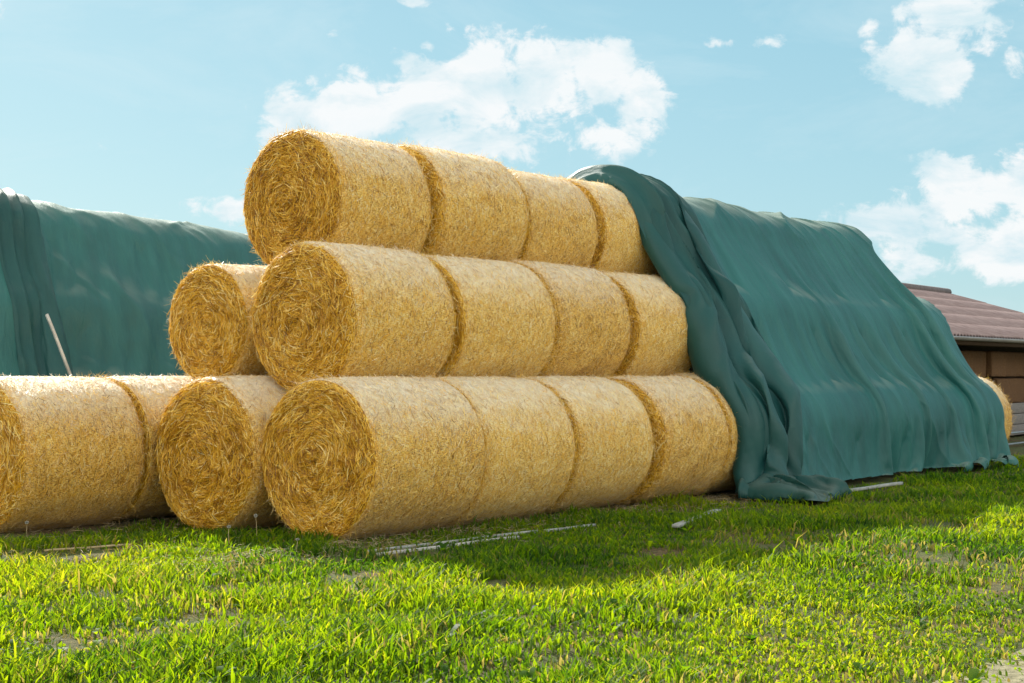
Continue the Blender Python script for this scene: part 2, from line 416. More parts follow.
# ------------------------------------------------------------------ grass
def grass():
    V = []; T = []; Q = []; tone = []; tip = []; base = 0
    bands = [(6.0, 8.5, 1050, 1.0), (8.5, 11.5, 850, 1.0), (11.5, 16, 620, 1.1), (16, 21, 400, 1.4), (21, 31, 170, 1.9)]
    allx = []; ally = []; alls = []
    for y0, y1, dens, wf in bands:
        w0 = .36*y1+1.6
        n = int((y1-y0)*2*w0*dens)
        x = rng.uniform(-w0, w0, n); y = rng.uniform(y0, y1, n)
        ok = np.abs(x) < .36*y+1.6
        allx.append(x[ok]); ally.append(y[ok]); alls.append(np.full(ok.sum(), wf))
    # tuft centres -> every centre carries a few blades
    cx = np.concatenate(allx); cy = np.concatenate(ally); wf = np.concatenate(alls)
    l_ = (cx-X0)*LT[0]+(cy-Y0)*LT[1]; a_ = (cx-X0)*AX[0]+(cy-Y0)*AX[1]
    keep = ~((l_ > -.42) & (l_ < 3.2) & (a_ > .15)) & ~((l_ > 2.3) & (l_ < 3.3) & (a_ > -1.35))
    keep &= ~((l_ > -1.0) & (a_ > 6) & (a_ < 13.8))
    keep &= ~(l_ > -1.0-.95*np.interp(a_, [5.35, 5.6, 5.8, 7.1], [0, 1, .95, .25]) + 3*(a_ < 5.4) + 3*(a_ > 7.1)+0*l_)
    patch = fbm(cx*.9, cy*.9, 4, 2)
    fine = fbm(cx*4.2, cy*4.2, 3, 1)
    bare = sstep(.565, .68, patch*.62+fine*.42)          # 1 = bare soil
    for (px, py, r) in ((-1.08, 10.62, .22), (-.92, 9.9, .20), (-.08, 10.3, .13), (1.19, 12.1, .22), (1.87, 12.58, .30), (2.10, 12.2, .22), (3.98, 13.8, .3), (3.3, 11.6, .22),
                        (-3.56, 11.8, .30), (-3.25, 12.1, .26), (-3.84, 11.6, .3), (-2.7, 9.7, .16), (-1.6, 8.5, .15), (.9, 8.9, .14), (-.4, 8.2, .12), (-2.3, 7.9, .14)):
        bare = np.maximum(bare, sstep(1.3, .6, np.hypot(cx-px, (cy-py)*.6)/r+.9*(fine-.5))*1.35)
    tr = on_track(cx, cy)
    keep &= rng.random(len(cx)) > np.maximum(np.clip(bare*.70, 0, .93), np.clip(tr*4, 0, .86))
    cx, cy, wf, l_, patch, fine, bare, tr, a_ = [v[keep] for v in (cx, cy, wf, l_, patch, fine, bare, tr, a_)]
    nb = np.where(fine > .5, 2, 1) + rng.integers(0, 2, len(cx))
    idx = np.repeat(np.arange(len(cx)), nb)
    n = len(idx)
    sp_ = .022*wf[idx]
    bx = cx[idx]+rng.normal(0, 1, n)*sp_; by = cy[idx]+rng.normal(0, 1, n)*sp_
    hf = fbm(bx*1.7+5, by*1.7, 3, 3)
    h = (.046+.078*sstep(.3, .75, hf))*rng.uniform(.55, 1.35, n)
    tall = (rng.random(n) < .012); h[tall] *= 1.7
    h *= np.where(wf[idx] > 1.15, 1.1, 1)
    h *= 1-.5*np.clip(tr[idx]*2, 0, 1)
    # mown strip toward the right front, shorter
    strip = sstep(.0, 1.5, on_strip(bx, by)); h *= 1-.42*strip
    # longer at the foot of the stack, where the mower cannot reach
    edge = sstep(-1.3, -.55, l_[idx])*(l_[idx] < .3)*(a_[idx] > 5.5); h *= 1+.35*edge
    cl = rng.uniform(0, 2*pi, len(cx))[idx]; ang = cl + rng.normal(0, 1.1, n)
    lean = rng.uniform(.15, .95, n)*h
    w = rng.uniform(.003, .0078, n)*wf[idx]**.75
    wide = rng.random(n) < .14; w[wide] *= 1.9; h[wide] *= .8
    px = np.cos(ang+pi/2+rng.normal(0, .6, n)); py = np.sin(ang+pi/2+rng.normal(0, .6, n))
    nn = np.hypot(px, py); px /= nn; py /= nn
    z0 = gz(bx, by)-.004
    dx = np.cos(ang)*lean; dy = np.sin(ang)*lean
    verts = np.empty((n, 5, 3), np.float32)
    mid = .5
    verts[:, 0] = np.stack([bx-px*w*.8, by-py*w*.8, z0], -1)
    verts[:, 1] = np.stack([bx+px*w*.8, by+py*w*.8, z0], -1)
    verts[:, 2] = np.stack([bx+dx*.3+px*w, by+dy*.3+py*w, z0+h*.58], -1)
    verts[:, 3] = np.stack([bx+dx*.3-px*w, by+dy*.3-py*w, z0+h*.58], -1)
    verts[:, 4] = np.stack([bx+dx, by+dy, z0+h*rng.uniform(.72, 1.0, n)], -1)
    i = (np.arange(n)*5)[:, None]
    Q = i+np.array([[0, 1, 2, 3]]); T = i+np.array([[3, 2, 4]])
    hue = np.clip(.5+.9*(fbm(bx*.6, by*.6, 3, 1)-.5)+rng.normal(0, .17, n), 0, .98)
    dead = rng.random(n) < (.035+.34*bare[idx]+.12*np.clip(strip, 0, 1))
    hue = np.where(dead, 1.4+rng.random(n)*.5, hue)
    tone = np.repeat(hue, 5)
    tipv = np.tile(np.array([0, 0, .6, .6, 1.]), n)
    m, nt, b = mat_new('grass_blade'); k = NT(nt)
    t = k.attr('tone'); tp = k.attr('tip')
    c = k.ramp(t, [(0, (.030, .115, .004)), (.3, (.125, .265, .005)), (.65, (.30, .44, .008)), (.97, (.50, .53, .03))])
    dd = k.math('GREATER_THAN', t, 1.2)
    dc = k.ramp(k.math('SUBTRACT', t, 1.3), [(0, (.26, .20, .085)), (.5, (.44, .38, .20))])
    c = k.mix(dd, c, dc)
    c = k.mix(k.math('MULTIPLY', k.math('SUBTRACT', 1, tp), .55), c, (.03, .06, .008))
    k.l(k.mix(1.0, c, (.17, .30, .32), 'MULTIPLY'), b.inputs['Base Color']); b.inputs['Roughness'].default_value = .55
    b.inputs['Specular IOR Level'].default_value = .22
    trn = k.n('ShaderNodeBsdfTranslucent')
    tc_ = k.mix(1.0, c, (1.95, 1.75, .7), 'MULTIPLY'); k.l(tc_, trn.inputs[0])
    ms = k.n('ShaderNodeMixShader'); ms.inputs[0].default_value = .55
    k.l(b.outputs[0], ms.inputs[1]); k.l(trn.outputs[0], ms.inputs[2])
    k.l(ms.outputs[0], nt.nodes['Material Output'].inputs[0])
    M['blade'] = m
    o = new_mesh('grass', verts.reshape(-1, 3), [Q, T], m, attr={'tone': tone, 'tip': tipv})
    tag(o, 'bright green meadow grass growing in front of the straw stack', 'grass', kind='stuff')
    print('blades', n)
def on_strip(x, y):
    # a band of shorter, thinner grass beside the track
    rx, ry = x-1.27, y-3.98
    across = -.8*rx + .6*ry
    return np.clip(2.9-across, 0, 1.5)*(across > .5)
grass()

# broad leaved weeds scattered in the grass
def weeds():
    vs = []; q = []; tri = []; tone = []; base = 0
    n = 420
    y = 6.3+rng.random(n)**1.3*9; x = rng.uniform(-1, 1, n)*(.36*y+1)
    l_ = (x-X0)*LT[0]+(y-Y0)*LT[1]
    for i in range(n):
        if l_[i] > -.7: continue
        zb = float(gz(x[i], y[i])); kk = rng.integers(4, 9); s = rng.uniform(.5, 1.3)
        tn = np.clip(rng.normal(.45, .2), 0, .95)
        for j in range(kk):
            a = rng.uniform(0, 2*pi); L = .075*s*rng.uniform(.6, 1.3); w = L*rng.uniform(.13, .24); up = rng.uniform(.35, 1.1)
            d = np.array([cos(a), sin(a), 0]); p = np.array([-sin(a), cos(a), 0])
            c0 = np.array([x[i], y[i], zb+.008])
            pts = []
            for t, ww in ((0, .15), (.35, .8), (.7, 1.0), (1.0, .1)):
                cpos = c0 + d*L*t*(1-.2*t*up) + np.array([0, 0, L*up*(t-.5*t*t)*1.2+.004])
                pts += [cpos-p*w*ww+np.array([0, 0, .006*ww]), cpos+p*w*ww+np.array([0, 0, .006*ww])]
            vs += pts
            for r in range(3): q.append([base+2*r, base+2*r+1, base+2*r+3, base+2*r+2])
            base += 8; tone += [tn]*8
    o = new_mesh('broadleaf_weeds', np.array(vs), np.array(q), M['blade'], attr={'tone': tone, 'tip': np.full(len(vs), .9)})
    tag(o, 'broad leaved weeds scattered among the meadow grass', 'weeds', kind='stuff')
weeds()

# ------------------------------------------------------------------ straw bales
def ribbons(p, wv, width):
    """p (n,k,3) centre lines, wv (n,3) width direction -> verts, quads"""
    n, kk, _ = p.shape
    taper = np.ones(kk); taper[0] = .6; taper[-1] = .35
    off = wv[:, None, :]*(width[:, None, None]*.5)*taper[None, :, None]
    v = np.stack([p-off, p+off], 2).reshape(n, kk*2, 3)
    i = (np.arange(n)*kk*2)[:, None, None]
    r = np.arange(kk-1)[None, :, None]*2
    q = (i+r+np.array([0, 1, 3, 2])[None, None, :]).reshape(-1, 4)
    return v.reshape(-1, 3), q

PHS, PHC = sin(radians(38)), cos(radians(38))
class Bale:
    """axis along local Y, centre at the origin"""
    def __init__(s, R, L, seed, rr=.085, nf=7500, ns=16000):
        s.R, s.L, s.rr = R, L, rr
        g = s.g = np.random.default_rng(seed); s.seed = seed
        s.ph = g.uniform(0, 2*pi, 6)
        s.nf, s.ns = nf, ns
    def rad(s, th, y):
        R = s.R*(1+.006*np.cos(2*th+s.ph[0])+.005*np.cos(3*th+s.ph[1]+y)+.003*np.cos(5*th+s.ph[2]-2*y))
        R = R + .010*(1-(2*y/s.L)**2) + (vnoise(th*8/pi*2+s.seed*3, y*5+s.seed)-.5)*.012
        return R
    def edge(s, t):
        """shoulder 0..1: returns inset of radius, inset of |y|"""
        return s.rr*(1-np.cos(t*pi/2)), s.rr*(1-np.sin(t*pi/2))
    def side_pt(s, th, y, off=0):
        hl = s.L/2; over = np.clip((np.abs(y)-(hl-s.rr))/s.rr, 0, 1)
        ins = s.rr*(1-np.sqrt(np.clip(1-over*over, 0, 1)))
        r = s.rad(th, y)-ins+off
        return np.stack([r*np.cos(th), y+0*th, r*np.sin(th)], -1)
    def face_y(s, r, th):
        g = 11*r/s.R
        return .030*np.exp(-(r/.22)**2)*np.cos(th*2+s.ph[3]) + .006*np.sin(2*pi*g*.55+th+s.ph[4])*np.clip(r/.2, 0, 1) \
            + (vnoise(r*14+s.seed, th*9/pi*2+3)-.5)*.035*np.clip(r/.15, 0, 1) - .025*np.exp(-(r/.05)**2)
    def face_pt(s, sgn, r, th, off=0):
        ym = s.L/2-s.rr+s.rr*PHS
        rend = s.R-s.rr+s.rr*PHC
        rim = np.clip(r-(s.R-s.rr), 0, s.rr*.999)
        fade = np.clip((s.R-s.rr*.6-r)/.10, 0, 1)
        y = s.L/2-s.rr+np.sqrt(s.rr**2-rim**2) + s.face_y(r, th)*fade + off
        rr_ = r + (s.rad(th, sgn*ym)-s.R)*(r/rend)
        return np.stack([rr_*np.cos(th), sgn*y, rr_*np.sin(th)], -1)
    def build_side(s):
        n, m = 128, 40
        hl = s.L/2; cut = s.rr*.80
        ym = hl-s.rr+s.rr*PHS
        ys = np.concatenate([-ym+np.linspace(0, 1, 6)*(s.rr*PHS), np.linspace(-hl+s.rr*1.25, hl-s.rr*1.25, m), ym-np.linspace(1, 0, 6)*(s.rr*PHS)])
        th = np.arange(n+1)*2*pi/n
        TH, Y = np.meshgrid(th, ys)
        V = s.side_pt(TH % (2*pi), Y).reshape(-1, 3)
        uv = np.stack([TH*s.R, Y], -1).reshape(-1, 2)
        i = np.arange(V.shape[0]).reshape(TH.shape)
        q = np.stack([i[:-1, :-1], i[1:, :-1], i[1:, 1:], i[:-1, 1:]], -1).reshape(-1, 4)
        g = s.g; N = s.ns
        th = g.uniform(0, 2*pi, N); y = g.uniform(-hl+.01, hl-.01, N)
        ang = g.normal(0, .75, N); ln = g.uniform(.02, .085, N)
        lift = g.uniform(.0005, .005, N); lift2 = np.where(g.random(N) < .06, g.uniform(.006, .042, N), g.uniform(0, .003, N))
        t = np.array([-.5, 0, .5])[None, :]
        TT = th[:, None]+ln[:, None]*np.cos(ang)[:, None]*t/s.R
        YY = np.clip(y[:, None]+ln[:, None]*np.sin(ang)[:, None]*t, -hl+s.rr*.45, hl-s.rr*.45)
        p = s.side_pt(TT % (2*pi), YY, lift[:, None]+lift2[:, None]*(t+.5))
        tang = p[:, -1]-p[:, 0]; tang /= np.linalg.norm(tang, axis=1)[:, None]+1e-9
        nor = np.stack([np.cos(th), 0*th, np.sin(th)], -1)
        wv = np.cross(tang, nor); wv = wv + nor*g.normal(0, .45, N)[:, None]; wv /= np.linalg.norm(wv, axis=1)[:, None]
        sv_, sq = ribbons(p, wv, g.uniform(.0025, .0062, N))
        tn = np.clip(g.normal(.55, .33, N), 0, 1)
        # fringe of straws sticking out over both shoulders
        N2 = 1500
        th = g.uniform(0, 2*pi, N2); sg = np.where(g.random(N2) < .5, -1., 1.)
        y0 = sg*(hl-s.rr*g.uniform(.35, 1.1, N2)); ln = g.uniform(.03, .11, N2)
        t = np.array([0, .5, 1.0])[None, :]
        out = g.uniform(.0, .75, N2)
        YY = y0[:, None]+0*t; base = s.side_pt((th[:, None]+0*t) % (2*pi), YY, .0)
        er = np.stack([np.cos(th), 0*th, np.sin(th)], -1); et = np.stack([-np.sin(th), 0*th, np.cos(th)], -1); ey = np.stack([0*th, sg, 0*th], -1)
        d = er*out[:, None]*.75 + et*g.normal(0, .9, N2)[:, None] + ey*g.uniform(-.2, .55, N2)[:, None]
        d /= np.linalg.norm(d, axis=1)[:, None]
        p2 = base+d[:, None, :]*(ln[:, None]*t)[..., None]
        w2 = np.cross(d, g.normal(0, 1, (N2, 3))); w2 /= np.linalg.norm(w2, axis=1)[:, None]
        fv, fq = ribbons(p2, w2, g.uniform(.0018, .0034, N2))
        tn2 = np.clip(g.normal(.5, .22, N2), 0, 1)
        nv = len(V)
        allv = np.concatenate([V, sv_, fv]); allq = np.concatenate([q, sq+nv, fq+nv+len(sv_)])
        tone = np.concatenate([np.full(nv, -1.), np.repeat(tn, 6), np.repeat(tn2, 6)])
        uvs = np.concatenate([uv, np.zeros((len(sv_)+len(fv), 2))])
        uvs[nv:, 0] = np.repeat(g.uniform(0, 4, N+N2), 6); uvs[nv:, 1] = np.repeat(g.uniform(-.7, .7, N+N2), 6)
        return allv, allq, uvs, tone
    def build_face(s, sgn):
        g = s.g; n = 96
        rs = np.concatenate([[.012], np.linspace(.03, s.R-s.rr, 34), s.R-s.rr+np.linspace(.12, 1, 7)*s.rr*PHC])
        th = np.arange(n+1)*2*pi/n
        TH, RR = np.meshgrid(th, rs)
        V = s.face_pt(sgn, RR, TH % (2*pi)).reshape(-1, 3)
        i = np.arange(V.shape[0]).reshape(TH.shape)
        q = np.stack([i[:-1, :-1], i[:-1, 1:], i[1:, 1:], i[1:, :-1]], -1).reshape(-1, 4)
        if sgn > 0: q = q[:, ::-1]
        uv = np.stack([RR*1.0, TH*.45], -1).reshape(-1, 2)
        N = s.nf
        r = s.R*.965*np.sqrt(g.random(N)); th = g.uniform(0, 2*pi, N)
        cross_ = g.random(N) < .30
        ang = np.where(cross_, g.uniform(-1.4, 1.4, N), g.normal(.06, .5, N))
        ln = np.where(cross_, g.uniform(.03, .10, N), g.uniform(.05, .16, N))
        lift = np.abs(g.normal(0, .009, N)) + .001
        stray = g.random(N) < .05
        lift2 = np.where(stray, g.uniform(.015, .055, N), g.normal(0, .006, N))
        t = np.array([-.5, -.17, .17, .5])[None, :]
        ar = ln[:, None]*np.sin(ang)[:, None]*t + r[:, None]
        # keep the straw roughly straight but following the winding a little
        dth = ln[:, None]*np.cos(ang)[:, None]*t/np.maximum(r[:, None], .10)
        ar = np.clip(ar + (.35*(ln[:, None]*t)**2/np.maximum(r[:, None], .1)), .004, s.R-.012)
        tt = th[:, None]+dth; ox, oz = g.uniform(-.09, .09, 2)
        xx = ar*np.cos(tt)+ox*(1-ar/s.R); zz = ar*np.sin(tt)+oz*(1-ar/s.R)
        ar = np.minimum(np.hypot(xx, zz), s.R-.012); tt = np.arctan2(zz, xx)
        p = s.face_pt(sgn, ar, tt % (2*pi), lift[:, None]+lift2[:, None]*(t+.5)*1.0)
        tang = p[:, -1]-p[:, 0]; tang /= np.linalg.norm(tang, axis=1)[:, None]+1e-9
        nor = np.array([0, sgn, 0.])[None, :]
        wv = np.cross(tang, nor) + nor*g.normal(0, .7, N)[:, None]; wv /= np.linalg.norm(wv, axis=1)[:, None]+1e-9
        sv_, sq = ribbons(p, wv, g.uniform(.003, .0078, N))
        band = .04*np.sin(2*pi*r/.115+th) + .30*(vnoise(r*9+s.seed, th*3/pi*2)-.5)
        tn = np.clip(g.normal(.48, .27, N)+band, 0, 1)
        bright = g.random(N) < .07; tn[bright] = g.uniform(.8, 1, bright.sum())
        nv = len(V)
        uvs = np.concatenate([uv, np.zeros((len(sv_), 2))]); uvs[nv:, 0] = np.repeat(g.uniform(0, 4, N), 8); uvs[nv:, 1] = np.repeat(g.uniform(0, 4, N), 8)
        return np.concatenate([V, sv_]), np.concatenate([q, sq+nv]), uvs, np.concatenate([np.full(nv, -1.), np.repeat(tn, 8)])

GROUP = 'round straw bales in the stack'
def make_proto(R, L, seed, rr=.085, **kw):
    b = Bale(R, L, seed, rr, **kw)
    root = empty('straw_bale')
    v, q, uv, tn = b.build_side()
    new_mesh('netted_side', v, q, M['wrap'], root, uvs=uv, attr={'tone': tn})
    for sgn in (-1, 1):
        v, q, uv, tn = b.build_face(sgn)
        new_mesh('straw_end', v, q, M['end'], root, uvs=uv, attr={'tone': tn})
    return root, L, R
protos = [make_proto(.695, 1.44, 21, .06), make_proto(.695, 1.44, 34, .16), make_proto(.695, 1.44, 47, .14), make_proto(.695, 1.44, 58, .15)]
small = make_proto(.60, 1.40, 77, .085)
used = set()
def place(proto, a0, a1, l, z, roll, label, sr=1.0, yaw=0.0):
    root, L, R = proto
    if id(root) in used:
        o = root.copy(); col.objects.link(o)
        for ch in root.children:
            c = ch.copy(); col.objects.link(c); c.parent = o
    else:
        o = root; used.add(id(root))
    p = W((a0+a1)/2, l, z)
    o.location = p.tolist()
    # local Y along the row; rolled about its own axis
    from mathutils import Matrix
    o.rotation_mode = 'XYZ'
    mrot = Matrix.Rotation(-YAW+yaw, 3, 'Z') @ Matrix.Rotation(roll, 3, 'Y')
    o.rotation_euler = mrot.to_euler()
    o.scale = (sr, (a1-a0)/L, sr)
    tag(o, label, 'straw bale', GROUP)
    return o

g_ = .020
A = [0, 1.47, 2.885, 4.40, 5.87, 7.30]
rl = [.3, 2.1, 4.0, 5.2, 1.1]
lab = ['round straw bale nearest the camera, bottom row, big spiral end close to the grass',
       'bottom row straw bale pressed tight behind the nearest bale with hardly a seam',
       'third straw bale along the bottom row, middle of the front side',
       'fourth straw bale along the bottom row, last one wholly in view',
       'bottom row straw bale half hidden at the hanging tarpaulin edge']
for i in range(5):
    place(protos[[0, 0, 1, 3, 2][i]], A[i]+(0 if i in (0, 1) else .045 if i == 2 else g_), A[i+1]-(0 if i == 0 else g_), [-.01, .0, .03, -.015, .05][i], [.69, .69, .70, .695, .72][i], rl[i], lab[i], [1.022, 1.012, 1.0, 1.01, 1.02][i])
B = [.43, 1.95, 3.47, 4.975, 6.42]
lab = ['middle row straw bale with wide round end, resting on the nearest bottom bale',
       'second straw bale along the middle row',
       'third straw bale along the middle row, under the seam of the two top middle bales',
       'last straw bale of the middle row, its right side touching the tarpaulin']
for i in range(4):
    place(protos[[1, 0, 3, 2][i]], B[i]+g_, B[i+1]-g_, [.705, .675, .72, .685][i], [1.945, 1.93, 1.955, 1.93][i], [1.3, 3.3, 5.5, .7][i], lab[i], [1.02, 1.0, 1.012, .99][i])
Cc = [.95, 2.38, 3.95, 5.285, 6.75]
lab = ['topmost straw bale at the left end of the top row, round end against the sky',
       'second straw bale along the top row, just right of the leftmost top bale',
       'third straw bale along the top row, below the right end of the cloud',
       'fourth straw bale along the top row, tucked under the tarpaulin fold']
for i in range(4):
    place(protos[[2, 1, 0, 3][i]], Cc[i]+g_, Cc[i+1]-g_, [1.415, 1.37, 1.43, 1.37][i], [3.125, 3.145, 3.095, 3.105][i], [2.4, 4.6, .9, 2.9][i], lab[i], [1.02, 1.01, .985, .975][i])
place(protos[3], -.10, 1.33, 1.42, .685, 4.1, 'bottom straw bale between the nearest bale and the leftmost row, round end facing left', 1.03)
place(protos[1], 1.35, 2.78, 1.42, .70, 2.2, 'straw bale in shade deep behind the second bottom row end')
place(small, .52, 1.92, 2.10, 1.93, 1.0, 'smaller straw bale on the second layer in front of the left green tarpaulin', .985)
place(protos[2], -1.51, -.13, 2.83, .685, 3.7, 'leftmost straw bale on the ground, its round end cut by the photo edge', 1.03)
place(protos[0], -.11, 1.32, 2.83, .70, 5.9, 'bottom straw bale behind the leftmost one, mostly hidden by its neighbours')
# far end of the row, looking out from under the tarpaulin
place(protos[1], 13.2, 14.68, .0, .70, .4, 'pale straw bale peeping out at the far right end of the tarpaulin')

# loose straw dropped on the grass at the foot of the stack
def loose():
    N = 5200
    a = rng.uniform(-2.2, 6.2, N); l = -.35-np.abs(rng.normal(0, .38, N))
    left = rng.random(N) < .3
    a[left] = rng.uniform(-2.6, .4, left.sum()); l[left] = rng.uniform(-.4, 3.6, left.sum())
    p0 = W(a, l, 0*a); p0[:, 2] = gz(p0[:, 0], p0[:, 1])+rng.uniform(.005, .05, N)
    d = rng.normal(0, 1, (N, 3)); d[:, 2] *= .25; d /= np.linalg.norm(d, axis=1)[:, None]
    ln = rng.uniform(.03, .13, N)
    p = p0[:, None, :]+d[:, None, :]*(ln[:, None]*np.array([-.5, 0, .5])[None, :])[..., None]
    wv = np.cross(d, np.array([0, 0, 1.])+rng.normal(0, .4, (N, 3))); wv /= np.linalg.norm(wv, axis=1)[:, None]
    v, q = ribbons(p, wv, rng.uniform(.0025, .0045, N))
    uvs = rng.uniform(0, 3, (len(v), 2))
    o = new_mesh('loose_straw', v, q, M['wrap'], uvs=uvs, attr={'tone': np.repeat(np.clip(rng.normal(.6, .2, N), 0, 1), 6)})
    tag(o, 'loose straw scattered in the grass at the foot of the bales', 'straw', kind='stuff')
loose()

# ------------------------------------------------------------------ tarpaulins
def catmull(P, n):
    P = np.asarray(P, float)
    d = np.concatenate([[0], np.cumsum(np.linalg.norm(np.diff(P, axis=0), axis=1))])
    s = np.linspace(0, d[-1], n)
    out = np.empty((n, 2))
    T = np.gradient(P, d, axis=0)
    for j in range(2):
        i = np.clip(np.searchsorted(d, s, 'right')-1, 0, len(P)-2)
        h = d[i+1]-d[i]; t = (s-d[i])/h
        out[:, j] = (2*t**3-3*t**2+1)*P[i, j]+(t**3-2*t**2+t)*h*T[i, j]+(-2*t**3+3*t**2)*P[i+1, j]+(t**3-t**2)*h*T[i+1, j]
    return s, out
# across the pile, from the ground behind over the ridge to the ground in front (l, z)
BACK = [(4.05, .0), (3.72, .35), (3.58, .75), (3.42, 1.1), (3.02, 1.66), (2.72, 2.28), (2.36, 2.86), (2.04, 3.42), (1.78, 3.72)]
FRONT = [(1.42, 3.86), (1.06, 3.77), (.74, 3.45), (.47, 2.88), (.06, 2.33), (-.22, 1.70), (-.64, 1.12), (-.80, .70), (-.93, .34), (-1.20, .0)]
PROF = BACK+FRONT
def ridged(q, r, f, fs, ch=0, p=1.6):
    n = vnoise(q*f, r*fs, ch)
    return (1-np.abs(2*n-1))**p

def settle(P, inv, ru, rv, circles, steps, iters, bend, slide):
    """let a sheet hang: P (nS,nU,3) in stack coordinates (a, l, z); ru / rv rest lengths; circles (l, z, R, a_start, a_end)"""
    P = P.astype(np.float64); prev = P.copy()
    w = inv[..., None]
    rd = [np.hypot(.5*(ru[:-1]+ru[1:]), .5*(rv[:, :-1]+rv[:, 1:]))]
    def con(s1, s2, rest, k, kc):
        d = P[s2]-P[s1]
        L = np.sqrt(np.einsum('...i,...i', d, d))+1e-9
        e = (L-rest)/L
        e = np.where(e > 0, e*k, e*kc)
        w1 = inv[s1]; w2 = inv[s2]
        f = (e/(w1+w2+1e-9))[..., None]*d
        P[s1] += f*w1[..., None]; P[s2] -= f*w2[..., None]
    nS, nU, _ = P.shape
    A0 = slice(None)
    for st in range(steps):
        vel = (P-prev)*.965
        prev = P.copy()
        P += vel*w; P[..., 2] -= .0022*inv
        for it in range(iters):
            for o in (0, 1):                                            # along the row
                n = (nU-o)//2
                i1 = (A0, slice(o, o+2*n-1, 2)); i2 = (A0, slice(o+1, o+2*n, 2))
                con(i1, i2, ru[:, o:o+2*n-1:2], 1., .75)
            for o in (0, 1):                                            # down the slope
                n = (nS-o)//2
                i1 = (slice(o, o+2*n-1, 2), A0); i2 = (slice(o+1, o+2*n, 2), A0)
                con(i1, i2, rv[o:o+2*n-1:2], 1., .6)
            for o in (0, 1):                                            # shear
                n = (nS-o)//2
                r = rd[0][o:o+2*n-1:2]
                con((slice(o, o+2*n-1, 2), slice(0, nU-1)), (slice(o+1, o+2*n, 2), slice(1, nU)), r, .35, .2)
                con((slice(o, o+2*n-1, 2), slice(1, nU)), (slice(o+1, o+2*n, 2), slice(0, nU-1)), r, .35, .2)
            con((A0, slice(0, nU-2)), (A0, slice(2, nU)), ru[:, :-1]+ru[:, 1:], bend*.5, bend)
            con((slice(0, nS-2), A0), (slice(2, nS), A0), rv[:-1]+rv[1:], bend*.5, bend)
            hit = np.zeros(P.shape[:2], bool)
            for (cl, cz, R, s0, s1) in circles:
                a = P[..., 0]
                seam = ((a-s0)/1.45) % 1.0
                Rr = R-.05*np.exp(-(np.minimum(seam, 1-seam)*1.45/.07)**2)
                dl = P[..., 1]-cl; dz = P[..., 2]-cz
                d = np.hypot(dl, dz)+1e-9
                pen = Rr-d
                ins = (pen > 0) & (a > s0) & (a < s1)
                ax_ = np.minimum(a-s0, s1-a)
                axial = ins & (ax_ < pen) & (ax_ < .25)
                rad = ins & ~axial
                P[..., 1] += np.where(rad, dl/d*pen, 0); P[..., 2] += np.where(rad, dz/d*pen, 0)
                P[..., 0] += np.where(axial, np.where(a-s0 < s1-a, -(a-s0), s1-a), 0)
                hit |= ins
            g = P[..., 2] < .025
            P[..., 2] = np.where(g, .025, P[..., 2])
        # friction of cloth on straw and on grass
        hold = (hit & (inv > 0))[..., None]*(1. if st > 6 else 0.)
        P = P-hold*(P-prev)*np.array([.6, .45, .45])
        prev = np.where(hold > 0, P-(P-prev)*slide, prev)
    return P

R_ = .735
def stack_circles(dl=0., s0=.3, top=12.6, mid=13.75, bot=14.0, k=1.0):
    return [(l+dl, z*k, R_, s0, e) for (l, z, e) in ((0, .70, bot), (1.42, .70, bot), (2.84, .70, bot), (.70, 1.935, mid), (2.12, 1.935, mid), (1.40, 3.06, top))]

def catgrid(tab_s, tab_v, v): return np.interp(v, tab_s, tab_v)

